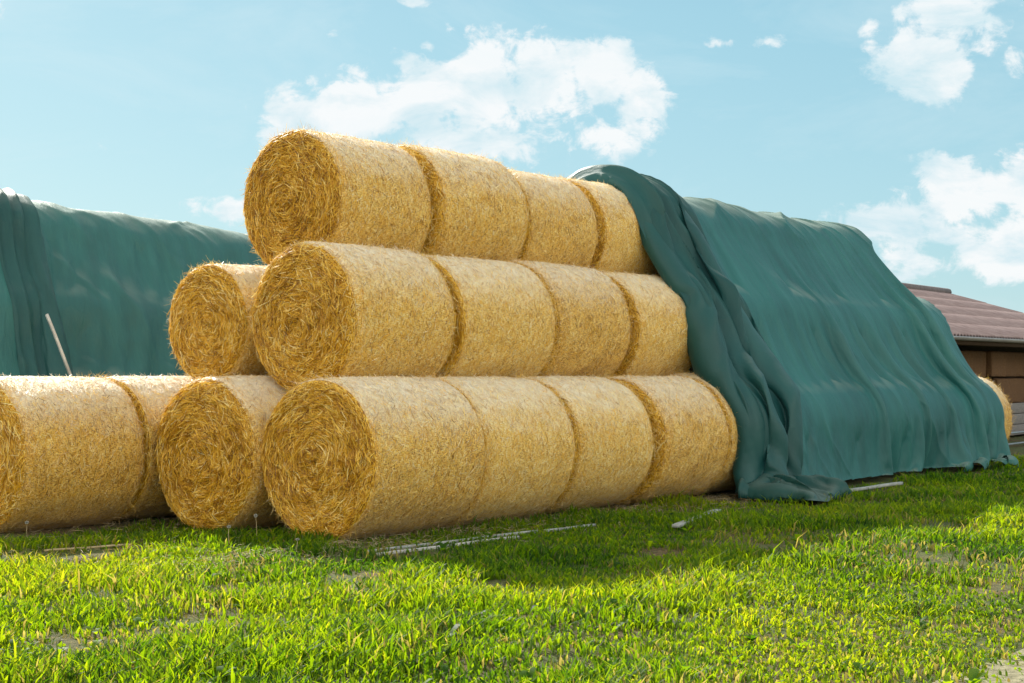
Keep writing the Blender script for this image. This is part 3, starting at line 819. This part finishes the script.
def tarp(name, label, e0, e1, dl, spacing, seed, circles, bundle=0., gather=2.0, slack=(.03, .12), shear=.35, amp=.05, steps=170, iters=5, bend=.16, hem=None, zk=1.0, over=.9, slackv=1.005, tilt=False, crease=1.0, bulk=1.0, f_up=3, ridge_w=1.0):
    # length along the profile
    s, PP = catmull([(l+dl, z*zk) for l, z in PROF], 400)
    S = s[-1]; nS = int(S/spacing)+1
    sg = np.linspace(0, S, nS)
    PPs = np.stack([np.interp(sg, s, PP[:, j]) for j in (0, 1)], -1)
    tan = np.gradient(PPs, sg, axis=0); tan /= np.linalg.norm(tan, axis=1)[:, None]
    nor = np.stack([tan[:, 1], -tan[:, 0]], -1)
    ir = np.argmax(PPs[:, 1])
    if nor[ir, 1] < 0: nor = -nor
    sr = sg-sg[ir]
    a0 = e0(sr); a1 = e1(sr)
    # cloth parameter along the row: material length, the gathered part holds extra cloth
    span = float(np.mean(a1-a0))
    slk = np.interp(np.abs(sr), [0, sr[-1]], slack)
    m_b = bundle*gather; m_main = span-bundle
    nB = int(m_b/spacing) if bundle > 0 else 0
    nM = int(m_main/spacing); nO = int(over/spacing)
    posB = np.linspace(0, bundle, nB, endpoint=False) if nB else np.zeros(0)
    main = bundle+np.linspace(0, 1, nM+1)*m_main
    x = np.concatenate([posB, main, main[-1]+np.arange(1, nO+1)*spacing*.25])
    nU = len(x)
    base = np.concatenate([np.full(nB, spacing), np.full(nM, m_main/nM), np.full(nO, spacing)])[:nU-1]
    scale = (a1-a0)/span
    ru = np.empty((nS, nU-1))
    k_ = np.arange(nU-1)
    ru[:] = base[None, :]
    mainmask = (k_ >= nB)[None, :]
    ru = np.where(mainmask, ru*scale[:, None]*(1+slk[:, None]), ru)
    rv = np.full((nS-1, nU), S/(nS-1)*slackv)
    rv = rv*(1-.20*sstep(1.0, .3, S-sg[1:])[:, None])
    if hem is not None:      # the pulled-out foot of the gathered part is cut longer
        bump = np.interp(x/bundle, [0, .25, .75, 1.0, 1.15], [.0, .10, .36, .10, .0])
        rv = rv*(1+bump[None, :]*sstep(1.5, .9, S-sg[1:])[:, None])
    A_ = a0[:, None]+x[None, :]*scale[:, None]
    near = np.repeat(np.abs(sr)[:, None], nU, 1)
    warp = .9*(fbm(A_*.33+seed, near*.42, 3)-.5)
    q = A_-shear*near+warp
    gate = sstep(.35, .65, fbm(A_*.45+3+seed, near*.35+seed, 2, 1))
    d = (ridged(q+seed*3.1, near, .62, .15, 0, 1.6)-.3)*1.2 + (ridged(q*1.0+7+seed, near, 1.5, .22, 1, 1.8)-.3)*1.3*gate + (ridged(q+3, near, 3.0, .3, 2, 1.6)-.3)*.7*sstep(.3*S, .46*S, near)
    d = d*amp+.05
    dz0 = np.zeros_like(A_)
    if nB:
        ph = np.clip(x/bundle, 0, 1)[None, :]
        nf = 3.5
        wob = .12*np.sin(near*1.3+seed)+.18*(fbm(near*.8, ph*1.5+seed, 2)-.5)
        am = .5*bundle/nf*1.05
        inside = sstep(1.05, .9, ph)
        d = d+(np.abs(np.sin(pi*(ph*nf+wob)))*am*1.25+.06)*inside
        A_ = A_+.09*np.sin(2*pi*(ph*nf+wob))*inside*sstep(0, .05, ph)
        A_ = A_+.10*inside*ph
    # the end of the sheet hangs over the end of the pile
    o_ = np.clip((A_-a1[:, None])/(spacing*.25*max(nO, 1)), 0, 1)
    d = d-.30*o_**1.5
    L_ = PPs[:, 0][:, None]+nor[:, 0][:, None]*d
    Z_ = np.maximum(PPs[:, 1][:, None]+nor[:, 1][:, None]*d, .03)
    P = np.stack([A_, L_, Z_], -1)
    inv = np.ones((nS, nU))
    inv[0] = 0
    if hem is not None:
        tgt = hem(x, a0[-1], span)                 # (a, l) for every hem point
        amt = sstep(1.5, 0, (S-sg))[:, None]
        P[..., 0] += (tgt[:, 0]-P[-1, :, 0])[None, :]*amt
        P[..., 1] += (tgt[:, 1]-P[-1, :, 1])[None, :]*amt
        P[-1, :, 2] = .06; inv[-1] = 0
        # only held here and there by stones and laths; loose between them
        free = (np.sin(np.arange(nU)*spacing*2*pi/.9+seed) < .3) & (x > bundle*1.05); inv[-1][free] = 1
    P = settle(P, inv, ru, rv, circles, steps, iters, bend, .12)
    # curvature: creases that stand proud get a painted highlight
    def smooth(v, n=1):
        for _ in range(n):
            v = v.copy(); v[1:-1] = .25*v[:-2]+.5*v[1:-1]+.25*v[2:]; v[:, 1:-1] = .25*v[:, :-2]+.5*v[:, 1:-1]+.25*v[:, 2:]
        return v
    P = np.where(inv[..., None] > 0, smooth(P, 1), P)
    for (cl, cz, R, s0, s1) in circles:
        d_ = np.hypot(P[..., 1]-cl, P[..., 2]-cz)+1e-9
        pen = np.where((P[..., 0] > s0) & (P[..., 0] < s1) & (d_ < R), R-d_, 0)/d_
        P[..., 1] += (P[..., 1]-cl)*pen; P[..., 2] += (P[..., 2]-cz)*pen
    if tilt: P[..., 2] *= 1.025-.0135*(P[..., 0]-1.6)
    def up_(X, f, axis):
        X = np.moveaxis(X, axis, 0); n = len(X)
        t = np.linspace(0, n-1, (n-1)*f+1); i = np.clip(np.floor(t).astype(int), 0, n-2); u = (t-i).reshape((-1,)+(1,)*(X.ndim-1))
        p0 = X[np.maximum(i-1, 0)]; p1 = X[i]; p2 = X[i+1]; p3 = X[np.minimum(i+2, n-1)]
        Y = .5*(2*p1+(p2-p0)*u+(2*p0-5*p1+4*p2-p3)*u*u+(3*p1-p0-3*p2+p3)*u**3)
        return np.moveaxis(Y, 0, axis)
    P = up_(up_(P, f_up, 0), f_up, 1)
    um = np.concatenate([[0], np.cumsum(base)]); um = up_(um, f_up, 0); xu = up_(x, f_up, 0)
    sg = up_(sg, f_up, 0); sru = sg-np.interp(ir, np.arange(nS), np.linspace(0, S, nS)); nS, nU = P.shape[:2]
    def normals(P):
        N = np.cross(np.gradient(P, axis=1), np.gradient(P, axis=0)); N /= np.linalg.norm(N, axis=-1)[..., None]+1e-9
        return -N if N[int(ir*f_up), nU//2, 2] < 0 else N
    N = normals(smooth(P, 14))
    near = np.repeat(np.abs(sru)[:, None], nU, 1); Aq = P[..., 0]
    wp = .8*(fbm(Aq*.4+seed, near*.5, 3)-.5)+.12*(fbm(Aq*1.6, near*1.2+seed, 2, 2)-.5)
    q = Aq-shear*near+wp
    g1 = sstep(.42, .62, fbm(Aq*.5+3+seed, near*.42, 2, 1)); g2 = sstep(.45, .62, fbm(Aq*.7+9, near*.55+seed, 2, 3)); g3 = sstep(.42, .6, fbm(Aq*.6+19, near*.6+seed, 2, 2))
    d = .075*ridged(q+1+seed, near, .8, .16, 0, 4)*(.3+.7*g1)
    d += .012*ridged(q+5, near, 1.9, .3, 1, 5)*g2 + .016*ridged(Aq-shear*2.0*near+wp*1.3, near, 1.5, .3, 2, 5)*g3
    d += .004*ridged(q+9, near, 4.2, .5, 3, 3)*g2 + .003*ridged(Aq-shear*1.5*near+wp, near, 5.3, .6, 0, 3)*g3
    foot = sstep(S*.5-1.5, S*.5-.3, near)
    d += foot*(.026*ridged(Aq-.15*near+5, near, 2.6, .2, 3, 2)+.018*ridged(Aq+2, near, 6.0, .4, 1, 2))
    rid = sstep(1.0, .15, near)
    d += ridge_w*rid*(-.05+.055*ridged(Aq*.9+near*1.5, near-Aq*.3, 1.2, 1.0, 2, 3)*sstep(.4, .6, fbm(Aq*.8, near, 2))+.05*(fbm(Aq*1.3, near*1.5+seed, 3)-.5)+.025*ridged(Aq*2.6-near*2, near, 1.3, 1.5, 1, 3))
    d += .008*(fbm(Aq*6, near*5, 2)-.5)
    d *= crease
    gath = (sstep(1.1, .95, xu/bundle)[None, :] if bundle > 0 else 0)+np.zeros(P.shape[:2])
    hold_ = sstep(0, .12, sg[-1]-sg)[:, None] if hem is not None else 1.
    if bundle > 0:
        t = (xu/bundle)[None, :]
        ins = sstep(1.06, .94, t)
        core = ins*sstep(-.01, .05, t)
        tw = t+.06*np.sin(near*1.7+1+seed)+.16*(fbm(near*.7, t*1.3+seed, 2)-.5)
        tri = lambda v: (1-np.abs(2*(v-np.floor(v))-1))
        r1 = tri(tw*3.3+.14*near+.25*fbm(near*1.3, t*2+seed, 2, 2))**1.15; r2 = tri(tw*7.3-.45*near+.5*fbm(near*1.1, t*3, 2, 3))**1.3
        lum = .55+.9*fbm(near*.7+seed, t*1.5+2, 2, 1)
        d = d*(1-.6*ins)+core*bulk*(1+.15*rid)*(.03+.15*r1*lum+.075*r2*lum+.028*tri(tw*15+.9*fbm(near*1.6, t*6, 2, 1)))
        sh = bulk*(.12*np.sin(2*pi*(tw*3.3+.14*near))*core*.55+.12*sstep(.8, .96, t)*sstep(1.10, 1.0, t))
        d = np.where(t < 1.06, d*sstep(0, .8, sg[-1]-sg)[:, None]**.7, d)
        P = P.copy(); P[..., 0] += sh*sstep(0, .5, sg[-1]-sg)[:, None]
    P = P+N*(d*hold_)[..., None]
    P[..., 2] = np.maximum(P[..., 2], .02)
    N = normals(P)
    lap = smooth(P, 4)-P; cv = -np.einsum('...i,...i', lap, N)/(spacing/f_up)
    crest = np.clip(cv*4-.35, 0, 1)
    V = W(P[..., 0], P[..., 1], P[..., 2]).reshape(-1, 3)
    i = np.arange(nS*nU).reshape(nS, nU)
    qd = np.stack([i[:-1, :-1], i[1:, :-1], i[1:, 1:], i[:-1, 1:]], -1).reshape(-1, 4)
    if hem is not None:      # trim the cloth that would lie flat in the grass
        down_ = (P[..., 2] < .085) & (np.arange(nS)[:, None] > ir*f_up)
        cut_ = np.maximum.accumulate(down_, axis=0).ravel()[qd].all(1); cq = np.repeat(xu[None, :], nS, 0).ravel()[qd].max(1)
        qd = qd[~cut_ | (cq < bundle*.95)]
    uv = np.stack([np.repeat(um[None, :], nS, 0), np.repeat(sg[:, None], nU, 1)], -1).reshape(-1, 2)
    low = sstep(S*.5-1.5, S*.5-.1, near)
    o = new_mesh(name, V, qd, M['old_tarp' if tilt else 'tarp'], uvs=uv, attr={'crest': crest.ravel(), 'low': low.ravel(), 'gathered': gath.ravel()})
    print(name, nS, nU)
    return tag(o, label, 'tarpaulin')

# across the pile, from the ground behind over the ridge to the ground in front (l, z)
BACK = [(4.05, .0), (3.72, .35), (3.58, .75), (3.42, 1.1), (3.05, 1.72), (2.70, 2.33), (2.36, 2.92), (2.04, 3.42), (1.78, 3.70)]
FRONT = [(1.42, 3.80), (1.05, 3.73), (.71, 3.46), (.42, 2.92), (.06, 2.33), (-.30, 1.72), (-.64, 1.12), (-.80, .70), (-.95, .34), (-1.22, .0)]
PROF = BACK+FRONT
def lerp_tab(xs, ys):
    return lambda v: np.interp(v, xs, ys)
# free edge and far end measured down the near side (metres from the ridge)
e0 = lerp_tab([-4.5, -3, -1, 0, .35, .8, 1.5, 2.2, 3.0, 3.6, 4.0, 4.4, 4.8], [6.2, 6.2, 6.1, 5.78, 5.78, 5.84, 5.80, 5.82, 5.87, 6.15, 6.3, 6.25, 6.0])
e1 = lerp_tab([-4.5, -2, -.4, 0, .4, .8, 1.5, 2.2, 3.0, 3.5, 4.0, 4.5, 5], [13.0, 12.7, 12.6, 12.5, 12.5, 12.8, 13.5, 13.85, 14.0, 14.0, 14.05, 14.0, 13.9])
def hem_main(x, a0, span):
    t = np.clip(x/1.2, 0, 1)
    a = a0+x; l = np.full_like(x, -1.28)
    aa = np.interp(t, [0, .25, .5, .75, .9, 1.0], [6.05, 5.85, 5.68, 5.62, 6.3, 7.05])
    ll = np.interp(t, [0, .25, .5, .75, .9, 1.0], [-.85, -1.2, -1.6, -2.02, -1.75, -1.36])
    ins = x <= 1.2
    a = np.where(ins, aa, 7.05+(x-1.2)*1.0); l = np.where(ins, ll, -1.18+.05*np.sin(x*2.2))
    return np.stack([a, l], -1)
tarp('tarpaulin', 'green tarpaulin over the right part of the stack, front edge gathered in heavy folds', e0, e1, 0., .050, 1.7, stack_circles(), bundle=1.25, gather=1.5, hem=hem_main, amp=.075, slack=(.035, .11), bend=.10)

# the second covered pile, behind on the left
DL = 6.6
def edge_left(v):    # seam seen from the ridge at the photo's left edge down to the lath
    return np.interp(v, [-5, 0, .6, 1.3, 2.0, 2.6, 3.3, 4.8], [1.75, 1.85, 1.62, 1.38, 1.12, .98, .98, 1.02])
tarp('tarpaulin', 'green tarpaulin over the far left pile, sunlit along its ridge, right of the pale lath', edge_left, lambda v: np.full_like(v, 11.5), DL, .07, 4.7,
     stack_circles(DL, -5, 30, 30, 30, .965), bundle=.40, gather=1.6, slack=(.06, .12), shear=.55, over=0, steps=110, zk=.965, amp=.13, bend=.10, tilt=True, crease=1.5, bulk=.35, f_up=2, ridge_w=.45)
tarp('tarpaulin', 'smooth green tarpaulin at the photo left edge, left of the pale lath', lambda v: np.full_like(v, -3.0), lambda v: edge_left(v)+.25, DL, .10, 9.2,
     stack_circles(DL, -5, 30, 30, 30, .965), bundle=0, slack=(.02, .05), shear=-.1, amp=.05, over=0, steps=80, zk=.965, tilt=True, crease=.6, f_up=2, ridge_w=.4)

# ------------------------------------------------------------------ laths
def lath(p0, p1, w, h, mat, name, label, cat='lath', roll=0.0, group=None):
    p0 = np.array(p0, float); p1 = np.array(p1, float)
    d = p1-p0; L = np.linalg.norm(d); d /= L
    up = np.array([0, 0, 1.]); s_ = np.cross(d, up); s_ /= np.linalg.norm(s_); u = np.cross(s_, d)
    if roll:
        s_, u = s_*cos(roll)+u*sin(roll), u*cos(roll)-s_*sin(roll)
    n = 14; vs = []
    for i in range(n+1):
        t = i/n; c = p0+d*L*t + u*.003*sin(3*t*pi)*.6 + s_*.006*sin(2.2*t*pi)
        for (a, b) in ((-.5, -.42), (-.42, -.5), (.42, -.5), (.5, -.42), (.5, .42), (.42, .5), (-.42, .5), (-.5, .42)):
            vs.append(c+s_*w*a+u*h*b)
    q = [[i*8+k_, i*8+(k_+1) % 8, (i+1)*8+(k_+1) % 8, (i+1)*8+k_] for i in range(n) for k_ in range(8)]
    cap = [[0, 7, 6, 5, 4, 3, 2, 1], [n*8+j for j in range(8)]]
    o = new_mesh(name, np.array(vs), [np.array(q), np.array(cap)], mat, smooth=False)
    tag(o, label, cat, group); return o
G = lambda x, y, dz: (x, y, float(gz(x, y))+dz)
lath(G(-1.17, 12.1, .018), G(.22, 13.55, .022), .032, .025, M['white_lath'], 'lath', 'long pale lath lying in the shaded grass before the bottom row, nearer the bales')
lath(G(-1.12, 11.92, .012), G(.05, 13.15, .014), .032, .025, M['lath'], 'lath', 'grey lath lying parallel on the camera side of the long pale lath')
lath(G(.30, 13.62, .018), G(.78, 14.15, .018), .03, .025, M['white_lath'], 'lath', 'thin pale lath end in the shaded grass before the third bottom bale')
lath(G(1.50, 13.75, .055), G(2.12, 15.5, .035), .075, .03, M['white_lath'], 'lath', 'short white lath pointing at the gap between bale row and tarpaulin')
lath(G(3.80, 17.55, .06), G(4.9, 18.9, .06), .05, .035, M['white_lath'], 'lath', 'pale lath lying along the hem of the right tarpaulin')
lath(G(-3.75, 12.05, .03), G(-3.15, 12.45, .035), .018, .014, M['twig'], 'twig', 'dry brown stalk lying on the bare strip in front of the leftmost bale', 'twig')
# lath pinning the left tarpaulin (leans on the cloth)
lath(W(1.13, 5.68, 2.12).tolist(), W(1.45, 5.22, .75).tolist(), .075, .03, M['lath'], 'lath', 'light grey lath leaning on the far left tarpaulin at its seam', roll=.5)

# ------------------------------------------------------------------ dandelion clocks
def dandelion():
    r = empty('dandelion')
    m = MB(); m.tube([(0, 0, 0), (.006, .004, .08), (.004, .01, .16), (.012, .012, .235)], [.0022, .002, .0018, .0016], 6)
    m.build('stem', M['twig'], r, True)
    g = np.random.default_rng(3); N = 420
    d = g.normal(0, 1, (N, 3)); d /= np.linalg.norm(d, axis=1)[:, None]
    c = np.array([.012, .012, .248])
    p = c+d[:, None, :]*(np.array([.004, .010, .016])[None, :])[..., None]*g.uniform(.9, 1.1, (N, 1, 1))
    wv = np.cross(d, g.normal(0, 1, (N, 3))); wv /= np.linalg.norm(wv, axis=1)[:, None]
    v, q = ribbons(p, wv, np.full(N, .0035))
    m = simple('seed_fluff', (.35, .35, .31), (.55, .55, .50), 40, .9, (1, 1, 1), 0)
    new_mesh('seed_head', v, q, m, r)
    return r
dd = dandelion(); first = True
spots = [((-2.16, 12.75), 1.0, 'dandelion clock between the two nearest bale ends, the taller one'),
         ((-2.32, 12.3), .8, 'dandelion clock in front of the second ground bale, the lower one'),
         ((-4.05, 12.55), .85, 'dandelion clock in front of the leftmost straw bale'),
         ((-1.72, 11.95), .55, 'short dandelion clock under the big spiral end of the nearest bale')]
for (xy, sc, lb) in spots:
    if first: o = dd; first = False
    else:
        o = dd.copy(); col.objects.link(o)
        for ch in dd.children: c = ch.copy(); col.objects.link(c); c.parent = o
    o.location = G(xy[0], xy[1], -.005); o.scale = (sc,)*3 if sc > .9 else (1, 1, sc); o.rotation_euler = (0, 0, sc*9)
    tag(o, lb, 'dandelion', 'dandelion clocks by the bales')

# ------------------------------------------------------------------ open barn on the right
BY = radians(36)
bd = np.array([sin(BY), cos(BY), 0]); bn = np.array([-cos(BY), sin(BY), 0])   # along the eave; away from us
BO = np.array([8.06, 28.0, 0.])
def BP(s_, w, z): return BO+bd*s_+bn*w+np.array([0, 0, z])
barn = empty('barn', (0, 0, 0), label='low open barn with a mauve corrugated roof and straw stacked inside', cat='barn')
def roof():
    s0, s1, w0, w1, z0, z1 = -5.0, 14.2, 0.0, 5.0, 2.18, 3.67
    nS = int((s1-s0)/.022)
    ss = np.linspace(s0, s1, nS); vs = []; qs = []; base = 0
    courses = 5
    prof = .022*np.cos(2*pi*ss/.177)
    for c in range(courses):
        wa = w0+(w1-w0)*c/courses-.10; wb = w0+(w1-w0)*(c+1)/courses
        for (wv, lift) in ((wa, .014), (wb, .0)):
            t = (wv-w0)/(w1-w0)
            zz = z0+(z1-z0)*t+lift+prof
            vs.append(BO[None, :]+bd[None, :]*ss[:, None]+bn[None, :]*wv+np.stack([0*ss, 0*ss, zz], -1))
        # underside lip thickness
        vs.append(vs[-2]+np.array([0, 0, -.014]))
        i = np.arange(nS-1)
        qs.append(np.stack([base+i, base+i+1, base+nS+i+1, base+nS+i], -1))
        qs.append(np.stack([base+2*nS+i, base+2*nS+i+1, base+i+1, base+i], -1))
        base += 3*nS
    new_mesh('roof', np.concatenate(vs), np.concatenate(qs), M['roof'], barn, False)
    m = MB(); m.tube([BP(s_, w1, z1+.03) for s_ in np.linspace(s0, s1, 20)], .11, 8); m.build('ridge_cap', M['ridge'], barn, True)
    # other slope
    m = MB(); m.add([BP(s0, w1, z1-.02), BP(s1, w1, z1-.02), BP(s1, w1+5, z0-.02), BP(s0, w1+5, z0-.02)], [[0, 1, 2, 3]]); m.build('rear_roof', M['roof'], barn)
    # gutter: half round trough
    m = MB(); th = np.linspace(pi, 2*pi, 9); n = 20; gs = np.linspace(s0, s1, n)
    v = [BP(g, -.08+.075*cos(t), z0-.055+.075*sin(t)) for g in gs for t in th]
    m.add(v, [[i*9+j, i*9+j+1, (i+1)*9+j+1, (i+1)*9+j] for i in range(n-1) for j in range(8)])
    g_ob = m.build('gutter', M['gutter'], barn, True)
    md = g_ob.modifiers.new('t', 'SOLIDIFY'); md.thickness = .006
    m = MB(); m.box(BP(4.6, .06, z0-.12), (19.0, .035, .16), yawrot(pi/2-BY)); m.build('fascia', M['darkwood'], barn)
    m = MB(); m.box(BP(4.6, .35, z0-.10), (19.0, .16, .2), yawrot(pi/2-BY)); m.build('eave_beam', M['darkwood'], barn)
    for s_ in (-4.3, 3.9-8.2+4.1, 2.5+5.6, 13.6):
        m = MB(); m.box(BP(s_, .36, .98), (.16, .16, 2.0), yawrot(pi/2-BY), .01); m.build('post', M['darkwood'], barn)
    m = MB(); m.box(BP(4.6, 9.6, 1.0), (19.2, .08, 2.4), yawrot(pi/2-BY)); m.build('rear_wall', M['darkwood'], barn)
    # gables
    for s_ in (-4.9, 14.1):
        m = MB(); v = [BP(s_, .15, -.1), BP(s_, 9.5, -.1), BP(s_, 9.5, 2.05), BP(s_, 5, 3.55), BP(s_, .15, 2.05)]
        o = new_mesh('gable_wall', np.array(v), [np.array([[0, 1, 2, 3, 4]])], M['plank'], barn, False)
    # rafters under the roof
    # low boarded wall below the stacked straw
    for j, z in enumerate((.16, .40, .64)):
        m = MB(); m.box(BP(4.6, .62, z), (18.9, .05, .225), yawrot(pi/2-BY), .006); m.build('board', M['plank'], barn)
roof()
# rectangular straw bales inside
def square_bale(sx, sy, sz):
    m = MB(); g = np.random.default_rng(8)
    nx, ny, nz = 14, 8, 8
    r = .05
    def face(fn, a, b):
        U, V = np.meshgrid(np.linspace(-1, 1, a), np.linspace(-1, 1, b)); P_ = fn(U, V)
        P_ = P_.reshape(-1, 3); i = np.arange(a*b).reshape(b, a)
        return P_, np.stack([i[:-1, :-1], i[:-1, 1:], i[1:, 1:], i[1:, :-1]], -1).reshape(-1, 4)
    half = np.array([sx/2, sy/2, sz/2])
    for ax_ in range(3):
        for sg in (-1, 1):
            o1, o2 = [(1, 2), (2, 0), (0, 1)][ax_]
            def fn(U, V):
                P_ = np.zeros(U.shape+(3,)); P_[..., ax_] = sg; P_[..., o1] = U*sg; P_[..., o2] = V
                P_ = P_*half; inner = np.clip(P_, -(half-r), half-r); d = P_-inner
                nl = np.linalg.norm(d, axis=-1, keepdims=True); P_ = inner+d/np.maximum(nl, 1e-6)*r
                # strings bite in twice
                P_[..., 1:] *= (1-.018*np.exp(-((np.abs(P_[..., 0:1])-sx*.22)/.03)**2))
                P_ += (fbm(P_[..., 0]*7+P_[..., 2]*3+ax_, P_[..., 1]*7-P_[..., 2]*5, 3)[..., None]-.5)*.035
                return P_
            p, q = face(fn, 16, 12); m.add(p, q)
    return m
sq = None; n = 0
rows = [(1.02, -3.2, 1.17), (1.62, -3.6, 1.12)]
names_s = ['lower', 'upper']
pos = []
for r_, (zc_, st, ln) in enumerate(rows):
    s_ = st; j = 0
    while s_ < 9.5:
        L = [.94, 1.02, .88][(j+r_) % 3]
        pos.append((s_+L/2, 1.25+.05*((j*7+r_*3) % 3-1), zc_, L, r_, j)); s_ += L+.03; j += 1
def px_of(s_, w):
    p = BP(s_, w, 0); return 512+F*p[0]/p[1]
vis = [p_ for p_ in pos if px_of(p_[0]+p_[3]/2, p_[1]) > 940 and px_of(p_[0]-p_[3]/2, p_[1]) < 1075]
cnt = {0: 0, 1: 0}
ordw = ['first', 'second', 'third', 'fourth', 'fifth', 'sixth', 'seventh', 'eighth', 'ninth']
for (s_, w, zc_, L, r_, j) in vis:
    if sq is None:
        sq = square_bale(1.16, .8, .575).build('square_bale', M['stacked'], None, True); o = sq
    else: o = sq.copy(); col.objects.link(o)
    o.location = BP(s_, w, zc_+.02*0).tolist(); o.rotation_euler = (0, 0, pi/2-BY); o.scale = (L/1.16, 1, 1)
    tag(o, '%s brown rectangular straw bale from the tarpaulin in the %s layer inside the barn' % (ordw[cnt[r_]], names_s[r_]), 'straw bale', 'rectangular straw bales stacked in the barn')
    cnt[r_] += 1
# tubular rails in front of the boards
rl_ = empty('rail_fence', (0, 0, 0), label='galvanised two-rail fence in front of the barn boards', cat='fence')
for z in (.27, .06):
    m = MB(); m.tube([BP(s_, -.75, z) for s_ in np.linspace(-1, 12, 8)], .022, 8); m.build('rail', M['rail'], rl_, True)
for s_ in (-1, 9.0, 12):
    m = MB(); m.tube([BP(s_, -.75, -.25), BP(s_, -.75, .1), BP(s_, -.75, .40)], .03, 8); m.build('post', M['rail'], rl_, True)

# ------------------------------------------------------------------ camera and render
cam_d = bpy.data.cameras.new('camera'); cam = bpy.data.objects.new('camera', cam_d); col.objects.link(cam)
cam_d.sensor_width = 36; cam_d.lens = 1498*36/1024; cam_d.clip_start = .1; cam_d.clip_end = 5000
cam.location = (0, 0, 1.457); cam.rotation_euler = (pi/2+.020, 0, 0)
scene.camera = cam
scene.render.engine = 'CYCLES'
scene.view_settings.view_transform = 'Standard'; scene.view_settings.look = 'None'; scene.view_settings.exposure = 0
scene.cycles.max_bounces = 5; scene.cycles.diffuse_bounces = 3; scene.cycles.transmission_bounces = 4
scene.cycles.use_denoising = True
